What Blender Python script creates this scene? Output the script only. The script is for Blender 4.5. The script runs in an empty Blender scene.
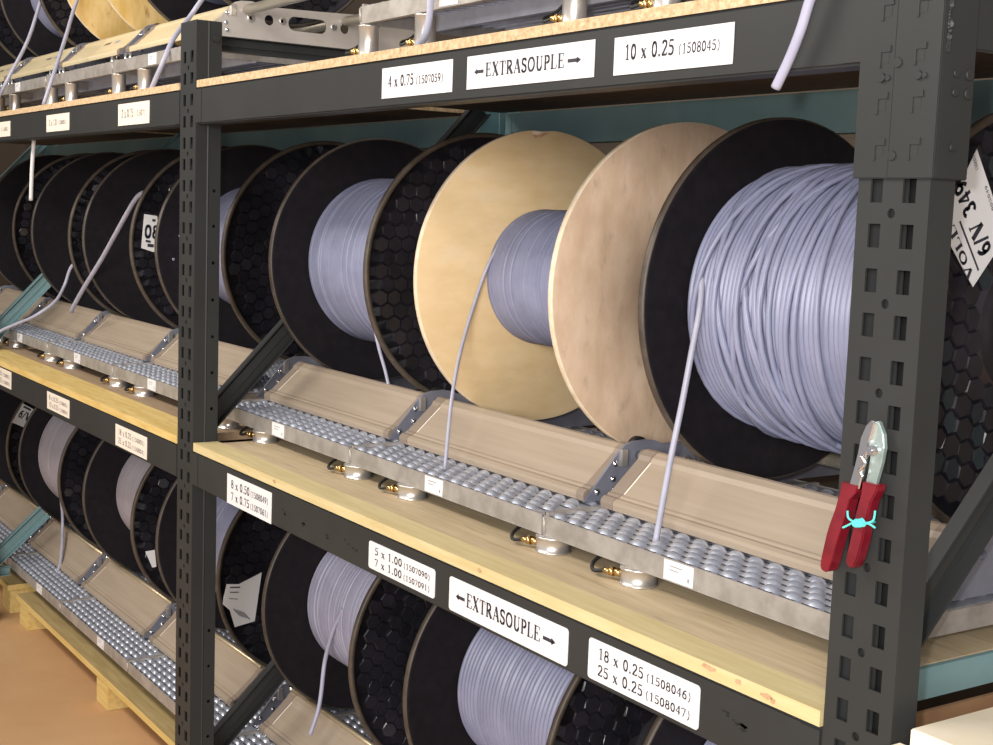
import bpy, bmesh, math, random
from mathutils import Vector, Matrix
random.seed(7)
COL = bpy.context.scene.collection
PI = math.pi
ZO = 1.02                      # rack coordinates are measured from the middle beam's top; the floor is 1.02 m lower

# ------------------------------------------------------------------ materials
def mat(name, c1, c2=None, scale=8, stretch=(1, 1, 1), rough=.5, metal=0.0, bump=0.0, bscale=None, detail=4,
        c3=None, s3=30, lo=.35, hi=.65, spec=.5, coat=0):
    m = bpy.data.materials.new(name); m.use_nodes = True
    nt = m.node_tree; N = nt.nodes; L = nt.links
    b = N['Principled BSDF']
    b.inputs['Roughness'].default_value = rough
    b.inputs['Metallic'].default_value = metal
    b.inputs['Specular IOR Level'].default_value = spec
    if coat: b.inputs['Coat Weight'].default_value = coat
    b.inputs['Base Color'].default_value = (*c1, 1)
    if c2 is None and not bump: return m
    tc = N.new('ShaderNodeTexCoord'); mp = N.new('ShaderNodeMapping'); mp.inputs['Scale'].default_value = stretch
    L.new(tc.outputs['Object'], mp.inputs['Vector'])
    def noise(sc, d=detail):
        n = N.new('ShaderNodeTexNoise'); n.inputs['Scale'].default_value = sc; n.inputs['Detail'].default_value = d
        n.inputs['Roughness'].default_value = .6
        L.new(mp.outputs['Vector'], n.inputs['Vector']); return n
    if c2 is not None:
        n = noise(scale)
        r = N.new('ShaderNodeValToRGB')
        r.color_ramp.elements[0].position = lo; r.color_ramp.elements[1].position = hi
        r.color_ramp.elements[0].color = (*c1, 1); r.color_ramp.elements[1].color = (*c2, 1)
        L.new(n.outputs['Fac'], r.inputs['Fac']); out = r.outputs['Color']
        if c3 is not None:
            n3 = noise(s3, 6)
            r3 = N.new('ShaderNodeValToRGB')
            r3.color_ramp.elements[0].position = .58; r3.color_ramp.elements[1].position = .72
            r3.color_ramp.elements[0].color = (0, 0, 0, 1); r3.color_ramp.elements[1].color = (1, 1, 1, 1)
            L.new(n3.outputs['Fac'], r3.inputs['Fac'])
            mx = N.new('ShaderNodeMix'); mx.data_type = 'RGBA'
            L.new(r3.outputs['Color'], mx.inputs['Factor']); L.new(out, mx.inputs['A'])
            mx.inputs['B'].default_value = (*c3, 1); out = mx.outputs['Result']
        L.new(out, b.inputs['Base Color'])
    if bump:
        n2 = noise(bscale or scale * 4, 5)
        bp = N.new('ShaderNodeBump'); bp.inputs['Strength'].default_value = bump; bp.inputs['Distance'].default_value = .004
        L.new(n2.outputs['Fac'], bp.inputs['Height']); L.new(bp.outputs['Normal'], b.inputs['Normal'])
    return m

M = {}
M['rack'] = mat('charcoal_rack_paint', (.026, .0275, .0275), (.032, .034, .034), scale=3, rough=.5, spec=.3)
M['rack_hole'] = mat('painted_hole_shade_and_scratch', (.006, .006, .006), rough=.9)  # near-black for painted shade inside the posts and for paint scratches
M['green'] = mat('green_rack_paint', (.17, .30, .32), (.22, .35, .37), scale=4, rough=.5)
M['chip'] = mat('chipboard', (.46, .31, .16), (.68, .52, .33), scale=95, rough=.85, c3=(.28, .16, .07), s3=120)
M['chip_dark'] = mat('shaded_board_underside', (.10, .075, .06), (.14, .105, .08), scale=40, rough=.9)  # undersides of all boards: shade below the shelves put into the colour
M['pine'] = mat('pine_board', (.66, .49, .25), (.80, .64, .38), scale=5, stretch=(1.2, 14, 14), rough=.65, c3=(.55, .38, .20), s3=9)
M['pine_yellow'] = mat('yellow_pine', (.62, .43, .13), (.74, .55, .22), scale=5, stretch=(1.2, 12, 12), rough=.65, c3=(.52, .35, .12), s3=8)
M['pine_shaded'] = mat('shaded_pallet_pine', (.34, .24, .10), (.44, .33, .15), scale=5, stretch=(1.2, 12, 12), rough=.7)  # darker copy of the pallet pine, shade under the trays put into its colour
M['pine_grey'] = mat('grey_tan_pine_board', (.46, .36, .22), (.58, .46, .30), scale=5, stretch=(1.2, 14, 14), rough=.7, c3=(.36, .27, .17), s3=6)  # greyer, darker body of the near board behind its front lath
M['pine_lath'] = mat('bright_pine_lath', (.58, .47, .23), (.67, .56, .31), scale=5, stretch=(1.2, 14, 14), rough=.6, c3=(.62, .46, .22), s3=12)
M['pine_brown'] = mat('brownish_board', (.30, .21, .13), (.38, .27, .17), scale=5, stretch=(1.2, 12, 12), rough=.7)
M['galv_matte'] = mat('matte_galvanised', (.58, .61, .72), (.70, .73, .85), scale=20, rough=.5, metal=0.0)
M['ply'] = mat('plywood_flange', (.66, .48, .25), (.76, .58, .34), scale=6, stretch=(6, 1.5, 4), rough=.6, c3=(.72, .57, .36), s3=5, lo=.3, hi=.7)
M['ply_pink'] = mat('worn_plywood_flange', (.52, .37, .25), (.64, .48, .35), scale=7, stretch=(6, 3, 1.5), rough=.65, c3=(.44, .32, .23), s3=11)
M['ply_edge'] = mat('plywood_edge', (.78, .68, .52), (.66, .52, .36), scale=40, rough=.8)
M['ply_chip'] = mat('torn_plywood', (.42, .24, .12), (.55, .36, .22), scale=60, rough=.9)
M['yellow_ply'] = mat('yellow_plywood_flange', (.60, .38, .10), (.76, .55, .24), scale=5, stretch=(6, 4, 1.5), rough=.6, c3=(.36, .17, .04), s3=7)
M['black'] = mat('black_reel_plastic', (.0100, .0085, .0110), (.0150, .0125, .0160), scale=40, rough=.6, spec=.25)
M['black_gloss'] = mat('glossy_black_reel_plastic', (.010, .010, .013), (.020, .018, .025), scale=9, rough=.24, spec=.6)
M['rim'] = mat('scuffed_reel_rim', (.050, .038, .028), (.085, .066, .05), scale=25, rough=.5)
M['cable'] = mat('grey_cable_sheath', (.225, .24, .355), (.275, .29, .42), scale=14, rough=.42)
M['cable_light'] = mat('pale_grey_cable_sheath', (.34, .34, .46), (.40, .40, .52), scale=14, rough=.4)
M['cable_warm'] = mat('warm_grey_wrapped_cable', (.38, .35, .39), (.43, .40, .45), scale=10, rough=.45)
M['cable_tail'] = mat('grey_cable_end', (.36, .36, .45), (.42, .42, .52), scale=20, rough=.4)
M['galv'] = mat('galvanised_steel', (.44, .47, .56), (.62, .66, .76), scale=26, rough=.36, metal=.65)
M['galv_lip'] = mat('galvanised_lip', (.36, .33, .30), (.50, .47, .44), scale=24, rough=.5, metal=.5, bump=.1)
M['galv_dark'] = mat('dark_punched_hole', (.05, .055, .07), rough=.7)
M['plate'] = mat('dark_grey_steel_plate', (.15, .155, .195), (.20, .205, .25), scale=14, rough=.55, metal=.1)
M['plate_light'] = mat('pale_anodised_plate', (.62, .56, .50), (.70, .64, .58), scale=10, rough=.4, metal=.35)
M['panel'] = mat('beige_cover_panel', (.34, .27, .20), (.38, .305, .23), scale=5, stretch=(.6, 12, 12), rough=.5)
M['panel_cream'] = mat('cream_cover_panel', (.66, .55, .33), (.72, .60, .38), scale=5, stretch=(.6, 12, 12), rough=.45)
M['panel_end'] = mat('panel_end_trim', (.23, .18, .14), (.27, .21, .165), scale=8, rough=.5)
M['roller'] = mat('roller_steel', (.42, .38, .30), (.52, .47, .38), scale=10, rough=.35, metal=.6)
M['rod'] = mat('pale_brass_rod', (.66, .55, .36), rough=.3, metal=.6)
M['chrome'] = mat('chrome', (.75, .75, .78), rough=.16, metal=1)
M['satin'] = mat('satin_steel', (.66, .62, .58), (.74, .70, .66), scale=20, rough=.3, metal=.8)
M['brass'] = mat('brass', (.70, .48, .20), rough=.25, metal=1)
M['blk'] = mat('black_rubber', (.012, .012, .012), rough=.5)
M['paper'] = mat('white_paper', (.74, .735, .75), rough=.75)
M['paper_warm'] = mat('cream_paper', (.80, .72, .62), rough=.75)
M['ink'] = mat('black_ink', (.03, .03, .045), rough=.6)
M['ink_soft'] = mat('faded_ink', (.30, .29, .30), rough=.7)
M['ink_blue'] = mat('faded_blue_print', (.30, .31, .48), rough=.6)
M['red'] = mat('dark_red_grip', (.13, .006, .014), (.19, .010, .020), scale=30, rough=.28, coat=.4)
M['jaw'] = mat('pale_teal_steel', (.38, .48, .46), (.50, .60, .58), scale=40, rough=.3, metal=.6)
M['cyan'] = mat('turquoise_string', (.10, .66, .62), rough=.6)
M['carton'] = mat('cream_cardboard', (.78, .68, .50), (.84, .76, .60), scale=12, rough=.85)
M['brown'] = mat('brown_cardboard', (.30, .17, .09), (.36, .21, .11), scale=12, rough=.9)
M['floor'] = mat('tan_floor_paint', (.50, .29, .14), (.56, .34, .17), scale=2.5, rough=.55)
M['wall'] = mat('dim_plaster', (.10, .075, .055), (.12, .09, .065), scale=3, rough=.9)

# ------------------------------------------------------------------ object helpers
def link(o):
    COL.objects.link(o); return o
def tag(o, label=None, cat=None, group=None, kind=None):
    if label: o['label'] = label
    if cat: o['category'] = cat
    if group: o['group'] = group
    if kind: o['kind'] = kind
    return o
def thing(name, label, cat, loc=(0, 0, 0), group=None):
    o = link(bpy.data.objects.new(name, None)); o.location = loc; o.empty_display_size = .05
    return tag(o, label, cat, group)
def put(name, me, parent=None, loc=(0, 0, 0), rot=(0, 0, 0)):
    o = link(bpy.data.objects.new(name, me)); o.location = loc; o.rotation_euler = rot
    if parent: o.parent = parent
    return o

class MB:
    def __init__(s): s.bm = bmesh.new()
    def quad(s, pts, mi=0):
        f = s.bm.faces.new([s.bm.verts.new(p) for p in pts]); f.material_index = mi; return f
    def box(s, a, b, mi=0):
        x0, y0, z0 = a; x1, y1, z1 = b
        v = [s.bm.verts.new(p) for p in ((x0,y0,z0),(x1,y0,z0),(x1,y1,z0),(x0,y1,z0),(x0,y0,z1),(x1,y0,z1),(x1,y1,z1),(x0,y1,z1))]
        for i in ((0,3,2,1),(4,5,6,7),(0,1,5,4),(1,2,6,5),(2,3,7,6),(3,0,4,7)):
            s.bm.faces.new([v[k] for k in i]).material_index = mi
        return s
    def prism(s, pts, axis, a, b, mi=0):
        """pts: outline in the plane across axis ('x': (y,z), 'y': (x,z), 'z': (x,y))"""
        def at(p, t): return {'x': (t, p[0], p[1]), 'y': (p[0], t, p[1]), 'z': (p[0], p[1], t)}[axis]
        A = [s.bm.verts.new(at(p, a)) for p in pts]; B = [s.bm.verts.new(at(p, b)) for p in pts]
        n = len(pts)
        s.bm.faces.new(A).material_index = mi; s.bm.faces.new(B[::-1]).material_index = mi
        for i in range(n):
            s.bm.faces.new((A[i], B[i], B[(i+1) % n], A[(i+1) % n])).material_index = mi
        return s
    def lathe(s, prof, axis='x', c=(0, 0, 0), n=64, mi=0, mis=None, smooth=True):
        """prof: (t along axis, radius) pairs"""
        rings = []
        for t, r in prof:
            ring = []
            for k in range(n):
                a = 2*PI*k/n; u, w = r*math.cos(a), r*math.sin(a)
                p = {'x': (t, u, w), 'y': (u, t, w), 'z': (u, w, t)}[axis]
                ring.append(s.bm.verts.new((p[0]+c[0], p[1]+c[1], p[2]+c[2])))
            rings.append(ring)
        for i in range(len(rings)-1):
            for k in range(n):
                f = s.bm.faces.new((rings[i][k], rings[i][(k+1) % n], rings[i+1][(k+1) % n], rings[i+1][k]))
                f.smooth = smooth; f.material_index = mis[i] if mis else mi
        return s
    def cyl(s, c0, c1, r, n=20, mi=0, r1=None):
        c0 = Vector(c0); c1 = Vector(c1); d = (c1-c0).normalized()
        u = d.orthogonal().normalized(); w = d.cross(u)
        r1 = r if r1 is None else r1
        A = [s.bm.verts.new(c0 + r*(u*math.cos(2*PI*k/n)+w*math.sin(2*PI*k/n))) for k in range(n)]
        B = [s.bm.verts.new(c1 + r1*(u*math.cos(2*PI*k/n)+w*math.sin(2*PI*k/n))) for k in range(n)]
        for k in range(n):
            f = s.bm.faces.new((A[k], A[(k+1) % n], B[(k+1) % n], B[k])); f.smooth = True; f.material_index = mi
        s.bm.faces.new(A[::-1]).material_index = mi; s.bm.faces.new(B).material_index = mi
        return s
    def tube(s, pts, r, n=8, mi=0, smooth_steps=6, closed=False, rs=None):
        P = [Vector(p) for p in pts]
        if smooth_steps > 1 and len(P) > 2:
            Q = []; m = len(P); R_ = []
            for i in range(m if closed else m-1):
                p0 = P[(i-1) % m] if closed else P[max(i-1, 0)]; p1 = P[i]; p2 = P[(i+1) % m]
                p3 = P[(i+2) % m] if closed else P[min(i+2, m-1)]
                for k in range(smooth_steps):
                    t = k/smooth_steps
                    Q.append(.5*((2*p1)+(p2-p0)*t+(2*p0-5*p1+4*p2-p3)*t*t+(3*p1-p0-3*p2+p3)*t**3))
                    if rs: R_.append(rs[i]*(1-t)+rs[(i+1) % m]*t)
            if not closed:
                Q.append(P[-1])
                if rs: R_.append(rs[-1])
            P = Q
            if rs: rs = R_
        m = len(P); rings = []; u = None
        for i in range(m):
            d = (P[(i+1) % m]-P[i-1]) if closed else (P[min(i+1, m-1)]-P[max(i-1, 0)])
            d.normalize()
            if u is None: u = d.orthogonal().normalized()
            u = (u - d*u.dot(d)).normalized(); w = d.cross(u)
            rr = rs[i] if rs else r
            rings.append([s.bm.verts.new(P[i]+rr*(u*math.cos(2*PI*k/n)+w*math.sin(2*PI*k/n))) for k in range(n)])
        for i in range(m if closed else m-1):
            a, b = rings[i], rings[(i+1) % m]
            for k in range(n):
                f = s.bm.faces.new((a[k], a[(k+1) % n], b[(k+1) % n], b[k])); f.smooth = True; f.material_index = mi
        if not closed:
            s.bm.faces.new(rings[0][::-1]).material_index = mi; s.bm.faces.new(rings[-1]).material_index = mi
        return s
    def mesh(s, name, mats):
        bmesh.ops.recalc_face_normals(s.bm, faces=s.bm.faces)
        me = bpy.data.meshes.new(name); s.bm.to_mesh(me); s.bm.free()
        for m in (mats if isinstance(mats, (list, tuple)) else [mats]): me.materials.append(m)
        return me
    def build(s, name, mats, parent=None, loc=(0, 0, 0), rot=(0, 0, 0), bevel=0):
        if bevel:
            bmesh.ops.recalc_face_normals(s.bm, faces=s.bm.faces)
            es = [e for e in s.bm.edges if len(e.link_faces) == 2 and e.calc_face_angle(0) > .6]
            bmesh.ops.bevel(s.bm, geom=es, offset=bevel, segments=2, affect='EDGES', clamp_overlap=True)
        return put(name, s.mesh(name, mats), parent, loc, rot)

def sheet(name, outline, holes, t, mats):
    """flat plate in local XY with holes, thickness t, as a mesh"""
    cu = bpy.data.curves.new(name, 'CURVE'); cu.dimensions = '2D'; cu.fill_mode = 'BOTH'; cu.extrude = t/2
    for pts in [outline]+holes:
        sp = cu.splines.new('POLY'); sp.points.add(len(pts)-1)
        for q, p in zip(sp.points, pts): q.co = (p[0], p[1], 0, 1)
        sp.use_cyclic_u = True
    o = bpy.data.objects.new(name, cu); COL.objects.link(o)
    dg = bpy.context.evaluated_depsgraph_get()
    me = bpy.data.meshes.new_from_object(o.evaluated_get(dg))
    bpy.data.objects.remove(o); bpy.data.curves.remove(cu)
    me.materials.clear()
    for m in (mats if isinstance(mats, (list, tuple)) else [mats]): me.materials.append(m)
    me.name = name
    return me
def rect(x0, y0, x1, y1): return [(x0, y0), (x1, y0), (x1, y1), (x0, y1)]
def ring(cx, cy, rx, ry=None, n=20): return [(cx+rx*math.cos(2*PI*k/n), cy+(ry or rx)*math.sin(2*PI*k/n)) for k in range(n)]
def slotpts(x0, x1, cy, r, n=10):
    return [(x1-r+r*math.cos(-PI/2+PI*k/n), cy+r*math.sin(-PI/2+PI*k/n)) for k in range(n+1)] + \
           [(x0+r+r*math.cos(PI/2+PI*k/n), cy+r*math.sin(PI/2+PI*k/n)) for k in range(n+1)]
def rrect(x0, y0, x1, y1, r, n=5):
    out = []
    for cx, cy, a in ((x1-r, y0+r, -PI/2), (x1-r, y1-r, 0), (x0+r, y1-r, PI/2), (x0+r, y0+r, PI)):
        out += [(cx+r*math.cos(a+PI/2*k/n), cy+r*math.sin(a+PI/2*k/n)) for k in range(n+1)]
    return out
def xz(x, z, y=0):   # matrix that stands a local XY sheet up in the rack's front plane, facing -Y
    return dict(loc=(x, y, z), rot=(PI/2, 0, 0))
RX = (PI/2, 0, PI/2)  # local x -> +Y, local y -> +Z, facing +X

# ------------------------------------------------------------------ serif lettering drawn as strokes
def arc(cx, cy, rx, ry, a0, a1, n=12):
    return [(cx+rx*math.cos(math.radians(a0+(a1-a0)*k/n)), cy+ry*math.sin(math.radians(a0+(a1-a0)*k/n))) for k in range(n+1)]
TK, TN, TM = .15, .055, .11
GL = {
 'E': (.66, [(TK, [(.15,0),(.15,1)]), (TN, [(.02,.975),(.58,.975),(.58,.78)]), (TN, [(.15,.52),(.42,.52)]), (TN, [(.42,.4),(.42,.64)]), (TN, [(.02,.025),(.6,.025),(.62,.24)])]),
 'X': (.74, [(TK, [(.12,1),(.6,0)]), (TN, [(.6,1),(.1,0)]), (TN, [(0,.98),(.26,.98)]), (TN, [(.48,.98),(.72,.98)]), (TN, [(0,.02),(.22,.02)]), (TN, [(.46,.02),(.74,.02)])]),
 'T': (.66, [(TK, [(.33,0),(.33,1)]), (TN, [(.02,.75),(.03,.975),(.63,.975),(.64,.75)]), (TN, [(.18,.02),(.48,.02)])]),
 'R': (.72, [(TK, [(.15,0),(.15,1)]), (TN, [(.02,.975),(.32,.975)]), (TM, arc(.32,.74,.22,.22,90,-90)), (TN, [(.15,.5),(.34,.5)]), (TK, [(.32,.5),(.62,.02)]), (TN, [(.02,.02),(.28,.02)]), (TN, [(.55,.02),(.74,.02)])]),
 'A': (.74, [(TN, [(.08,0),(.36,1)]), (TK, [(.37,.98),(.64,0)]), (TN, [(.17,.34),(.52,.34)]), (TN, [(0,.02),(.2,.02)]), (TN, [(.5,.02),(.76,.02)])]),
 'S': (.56, [(TM, arc(.28,.75,.2,.22,20,180)+arc(.28,.75,.2,.22,190,250,4)+arc(.27,.26,.22,.24,70,-90)+arc(.27,.26,.22,.24,-90,-160)), (TN, [(.48,.72),(.48,.98)]), (TN, [(.06,.04),(.06,.32)])]),
 'O': (.76, [(TM, arc(.38,.5,.31,.47,0,360,22))]),
 'U': (.74, [(TK, [(.16,1),(.16,.3)]), (TM, arc(.37,.3,.21,.28,180,360)), (TN, [(.585,.3),(.585,1)]), (TN, [(.02,.98),(.3,.98)]), (TN, [(.47,.98),(.72,.98)])]),
 'P': (.60, [(TK, [(.15,0),(.15,1)]), (TN, [(.02,.975),(.3,.975)]), (TM, arc(.3,.72,.23,.24,90,-90)), (TN, [(.15,.47),(.3,.47)]), (TN, [(.02,.02),(.3,.02)])]),
 'L': (.62, [(TK, [(.15,0),(.15,1)]), (TN, [(.02,.975),(.3,.975)]), (TN, [(.02,.025),(.56,.025),(.6,.27)])]),
 'V': (.72, [(TK, [(.1,1),(.36,0)]), (TN, [(.37,.02),(.62,1)]), (TN, [(0,.98),(.24,.98)]), (TN, [(.5,.98),(.72,.98)])]),
 '0': (.50, [(TM, arc(.25,.49,.19,.46,0,360,20))]),
 '1': (.50, [(.12, [(.26,0),(.26,1)]), (TN, [(.08,.84),(.26,.97)]), (TN, [(.1,.02),(.42,.02)])]),
 '2': (.50, [(.10, arc(.24,.72,.18,.24,165,-20)+[(.05,.05)]), (.12, [(.03,.06),(.44,.06)]), (TN, [(.44,.06),(.48,.2)])]),
 '3': (.50, [(.10, arc(.23,.75,.16,.21,150,-80)), (.10, arc(.22,.27,.2,.25,80,-150))]),
 '4': (.50, [(.12, [(.35,0),(.35,1)]), (TN, [(.34,.97),(.03,.3)]), (.09, [(.02,.3),(.49,.3)])]),
 '5': (.50, [(.12, [(.12,.94),(.44,.94)]), (TN, [(.12,.95),(.08,.56)]), (.10, arc(.21,.31,.22,.28,120,-140))]),
 '6': (.50, [(.10, [(.44,.97)]+arc(.46,.34,.38,.62,110,175,6)), (.10, arc(.26,.3,.18,.28,0,360,18))]),
 '7': (.50, [(.11, [(.04,.93),(.46,.93)]), (.07, [(.45,.92),(.19,0)]), (TN, [(.05,.93),(.03,.76)])]),
 '8': (.50, [(.09, arc(.25,.74,.16,.22,0,360,16)), (.10, arc(.25,.27,.19,.26,0,360,16))]),
 '9': (.50, [(.10, arc(.24,.69,.18,.28,0,360,18)), (.10, [(.42,.66)]+arc(.04,.66,.38,.62,0,-70,6))]),
 '.': (.25, [(.14, [(.12,0),(.12,.14)])]),
 'x': (.50, [(.12, [(.08,.62),(.42,0)]), (TN, [(.4,.62),(.07,0)]), (TN, [(0,.61),(.18,.61)]), (TN, [(.32,.61),(.48,.61)]), (TN, [(0,.02),(.16,.02)]), (TN, [(.3,.02),(.5,.02)])]),
 '(': (.34, [(.07, arc(.42,.4,.34,.66,125,235,8))]),
 ')': (.34, [(.07, arc(-.08,.4,.34,.66,55,-55,8))]),
 '/': (.34, [(.08, [(0,-.1),(.32,1.05)])]),
 '<': (.95, [(.22, [(.2,.42),(.95,.42)]), (.0, [])]),
 '>': (.95, [(.22, [(0,.42),(.75,.42)]), (.0, [])]),
 ' ': (.30, []),
}
def text_into(mb, s, x0, x1, y, h, y_off=0.0, mi=0, bold=1.0, wmax=None):
    """write s between x0 and x1 on the baseline y, capital height h, in the local XY plane"""
    tot = sum(GL[c][0]+.10 for c in s)-.10
    sx = (x1-x0)/tot; x = x0
    for c in s:
        w, strokes = GL[c]
        for th, pl in strokes:
            for i in range(len(pl)-1):
                a = Vector((x+pl[i][0]*sx, y+pl[i][1]*h)); b = Vector((x+pl[i+1][0]*sx, y+pl[i+1][1]*h))
                d = b-a
                if d.length < 1e-9: continue
                d.normalize(); th2 = th*bold*(h*abs(d.x)+sx*abs(d.y))/2
                n = Vector((-d.y, d.x))*th2; e = d*th2*.25
                mb.quad([(p.x, p.y, y_off) for p in (a-e+n, a-e-n, b+e-n, b+e+n)], mi)
        if c in '<>':
            if c == '<': q = [(x, y+.42*h), (x+.32*sx, y+.66*h), (x+.32*sx, y+.18*h)]
            else: q = [(x+.95*sx, y+.42*h), (x+.63*sx, y+.18*h), (x+.63*sx, y+.66*h)]
            f = mb.bm.faces.new([mb.bm.verts.new((p[0], p[1], y_off)) for p in q]); f.material_index = mi
        x += (w+.10)*sx

def size_label(parent, x0, z0, x1, z1, lines, rounded=False, warm=False, y=0, soft=False, note=None):
    """paper label on the front of a beam; lines: (text, fx0, fx1, fy, fh) in fractions of the label"""
    w, h = x1-x0, z1-z0
    pts = rrect(0, 0, w, h, .006) if rounded else rect(0, 0, w, h)
    lab = put('size_label', sheet('size_label', pts, [], .0012, M['paper_warm' if warm else 'paper']), parent, **xz(x0, z0, y-.0011))
    if note: lab['label'] = note
    mb = MB()
    for s, a, b, fy, fh in lines:
        text_into(mb, s, a*w, b*w, fy*h, fh*h, bold=1.15 if fh > .3 else 1.0)
    t = mb.build('lettering', M['ink_soft' if soft else 'ink'], lab, (0, 0, .0010))
    return lab

# ------------------------------------------------------------------ setting
mb = MB(); mb.box((-9, -4, -.1-1.02), (4, 1.45, -1.02)); tag(mb.build('floor', M['floor']), kind='structure')
mb = MB(); mb.box((-9, 1.45, -1.02), (4, 1.55, 2.4)); tag(mb.build('wall_back', M['wall']), kind='structure')
mb = MB(); mb.box((-9.1, -4, -1.02), (-9, 1.45, 2.4)); tag(mb.build('wall_left', M['wall']), kind='structure')

# ------------------------------------------------------------------ rack: uprights
ZT = .7727; HB = .0832; L = 2.0173; W = .1; D = .063; DEP = .913
POSTX = [-2*L-2*W-.042, -L-W, 0.0]           # left edges of the three uprights
def slotted_face(H, tops, pm):
    """3 mm sheet, W wide, with two columns of punched rectangular slots and a middle row of round holes"""
    mb = MB(); bm = mb.bm
    def cell(x0, x1, z0_, z1_): mb.quad([(x0, 0, z0_), (x1, 0, z0_), (x1, 0, z1_), (x0, 0, z1_)])
    xs = [0, .0185, .0355, .0635, .0815, W]
    def solid(z0_, z1_):
        for a, b in zip(xs, xs[1:]): cell(a, b, z0_, z1_)
    z = 0
    for k, tp in enumerate(tops):
        solid(z, tp-.0265)
        for a, b in ((0, 1), (2, 3), (4, 5)): cell(xs[a], xs[b], tp-.0265, tp)
        z = tp
        if k+1 < len(tops) and k % 2 == 1:
            # round hole between two rows of slots, in the middle strip
            zc = tp+.0118; h = .0095
            for a, b in zip(xs, xs[1:]):
                if a != xs[2]: cell(a, b, tp, tp+.0235)
            cell(xs[2], xs[3], tp, zc-h); cell(xs[2], xs[3], zc+h, tp+.0235)
            xm = (xs[2]+xs[3])/2; n = 12
            cell(xs[2], xm-h, zc-h, zc+h); cell(xm+h, xs[3], zc-h, zc+h)
            inner = [(xm+.0055*math.cos(2*PI*q/n+PI/4), zc+.0055*math.sin(2*PI*q/n+PI/4)) for q in range(n)]
            def outer(q):
                c_, s_ = math.cos(2*PI*q/n+PI/4), math.sin(2*PI*q/n+PI/4); m_ = max(abs(c_), abs(s_)); return (xm+h*c_/m_, zc+h*s_/m_)
            for q in range(n):
                p0, p1, q0, q1 = outer(q), outer((q+1) % n), inner[q], inner[(q+1) % n]
                mb.quad([(p0[0], 0, p0[1]), (p1[0], 0, p1[1]), (q1[0], 0, q1[1]), (q0[0], 0, q0[1])])
            z = tp+.0235
    solid(z, H)
    bmesh.ops.remove_doubles(bm, verts=bm.verts, dist=1e-5)
    bmesh.ops.recalc_face_normals(bm, faces=bm.faces)
    ext = bmesh.ops.extrude_face_region(bm, geom=bm.faces[:])
    for v in ext['geom']:
        if isinstance(v, bmesh.types.BMVert): v.co.y += .003
    return mb.mesh('front_post', pm)
def upright(x, ztop, pm, label, pitch0, name='upright_frame', dep=.0625, far=False):
    t = thing(name, label, 'rack upright', (x, 0, -1.02))
    z0 = -1.02; H = ztop-z0
    # front post: folded channel, slotted face
    tops = []; zz = pitch0
    while zz-z0 > .10: zz -= .05
    while zz < ztop-.03: tops.append(zz-z0); zz += .05
    face = put('front_post', slotted_face(H, [q for q in tops], pm), t)
    mb = MB(); mb.box((0, .003, 0), (.003, dep, H)); mb.box((.003, dep-.003, 0), (.022, dep, H)); mb.box((W-.022, dep-.003, 0), (W-.003, dep, H))
    mb.box((.003, .0165, 0), (W*.575, .0185, H)); mb.box((.022, dep-.0045, 0), (W-.003, dep-.0032, H), 1)  # last box: near-black backing, shade behind the slots put into its colour
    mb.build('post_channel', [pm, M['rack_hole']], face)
    side = [ring(.047, zq-z0, .0042, n=10) for zq in (.62, .537, .45, .362, .274, .187, .10, -.45, -.54, -.63, -.72, -.81) if zq < ztop-.02 and dep > .05]
    put('post_side', sheet('post_side', rect(.003, 0, dep, H), side, .003, pm), face, (W-.0015, 0, 0), RX)
    if dep > .05:
        mb = MB(); mb.prism([(W, .0285), (W+.0012, .031), (W, .0335)], 'z', 0, H); mb.build('folded_edge', pm, face)
    mb = MB()
    mb.box((0, 0, 0), (.003, D, H)); mb.box((W-.003, 0, 0), (W, D, H)); mb.box((.003, D-.003, 0), (W-.003, D, H))
    mb.build('rear_post', M['green'], t, (0, DEP-D, 0))
    # bracing between the posts, in the plane near the left side of the posts
    def bar(nm, p, q, wd, m):
        a = Vector((p[0], p[1]-z0)); b = Vector((q[0], q[1]-z0)); d = (b-a).normalized(); n = Vector((-d.y, d.x))*wd/2
        mb = MB()
        mb.prism([tuple(a+n), tuple(a-n), tuple(b-n), tuple(b+n)], 'x', .003, .006)
        n2 = n*.86
        mb.prism([tuple(a+n), tuple(a+n2), tuple(b+n2), tuple(b+n)], 'x', .006, .025)
        mb.prism([tuple(a-n2), tuple(a-n), tuple(b-n), tuple(b-n2)], 'x', .006, .025)
        mb.prism([tuple(a+n*.55), tuple(a-n*.2), tuple(b-n*.2), tuple(b+n*.55)], 'x', .006, .012)
        return mb.build(nm, m, t)
    bar('diagonal_brace', (.05, .035), (.85, .875), .056, pm)
    bar('diagonal_brace', (.05, -.83), (.27, -.63) if far else (.85, -.05), .056, pm)
    if far: bar('side_strut', (.05, -.848), (.139, -.848), .036, pm)
    if ztop < 1.2 and not far: bar('side_strut', (.05, .972), (.85, .972), .036, pm)
    mb = MB(); mb.box((-.012, -.012, 0), (W+.012, D+.012, .006)); mb.build('foot_plate', pm, t)
    if dep > .05:
        for zb, rb, hb in ((.972, .009, .007), (-.05, .007, .005)):
            mb = MB(); mb.cyl((W, .047, zb-z0), (W+hb, .047, zb-z0), rb, 6); mb.build('brace_bolt', pm, t)
    return t
upright(POSTX[0], 1.012, M['green'], 'green rack upright at the far left, only its diagonal brace and strut in view', .0435, far=True)
POSTX.insert(0, POSTX[0]-L-W)
upright(POSTX[0], 1.012, M['green'], 'green rack upright at the far end of the rack', .0435)
POSTX = POSTX[1:]+[POSTX[0]]
upright(POSTX[1], 1.012, M['rack'], 'dark grey rack upright between the two bays, with slotted front and round side holes', .0435)
upright(POSTX[2], 1.45, M['rack'], 'near dark grey upright with two columns of punched slots, red pliers hanging on it', .6462, dep=.041)

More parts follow.
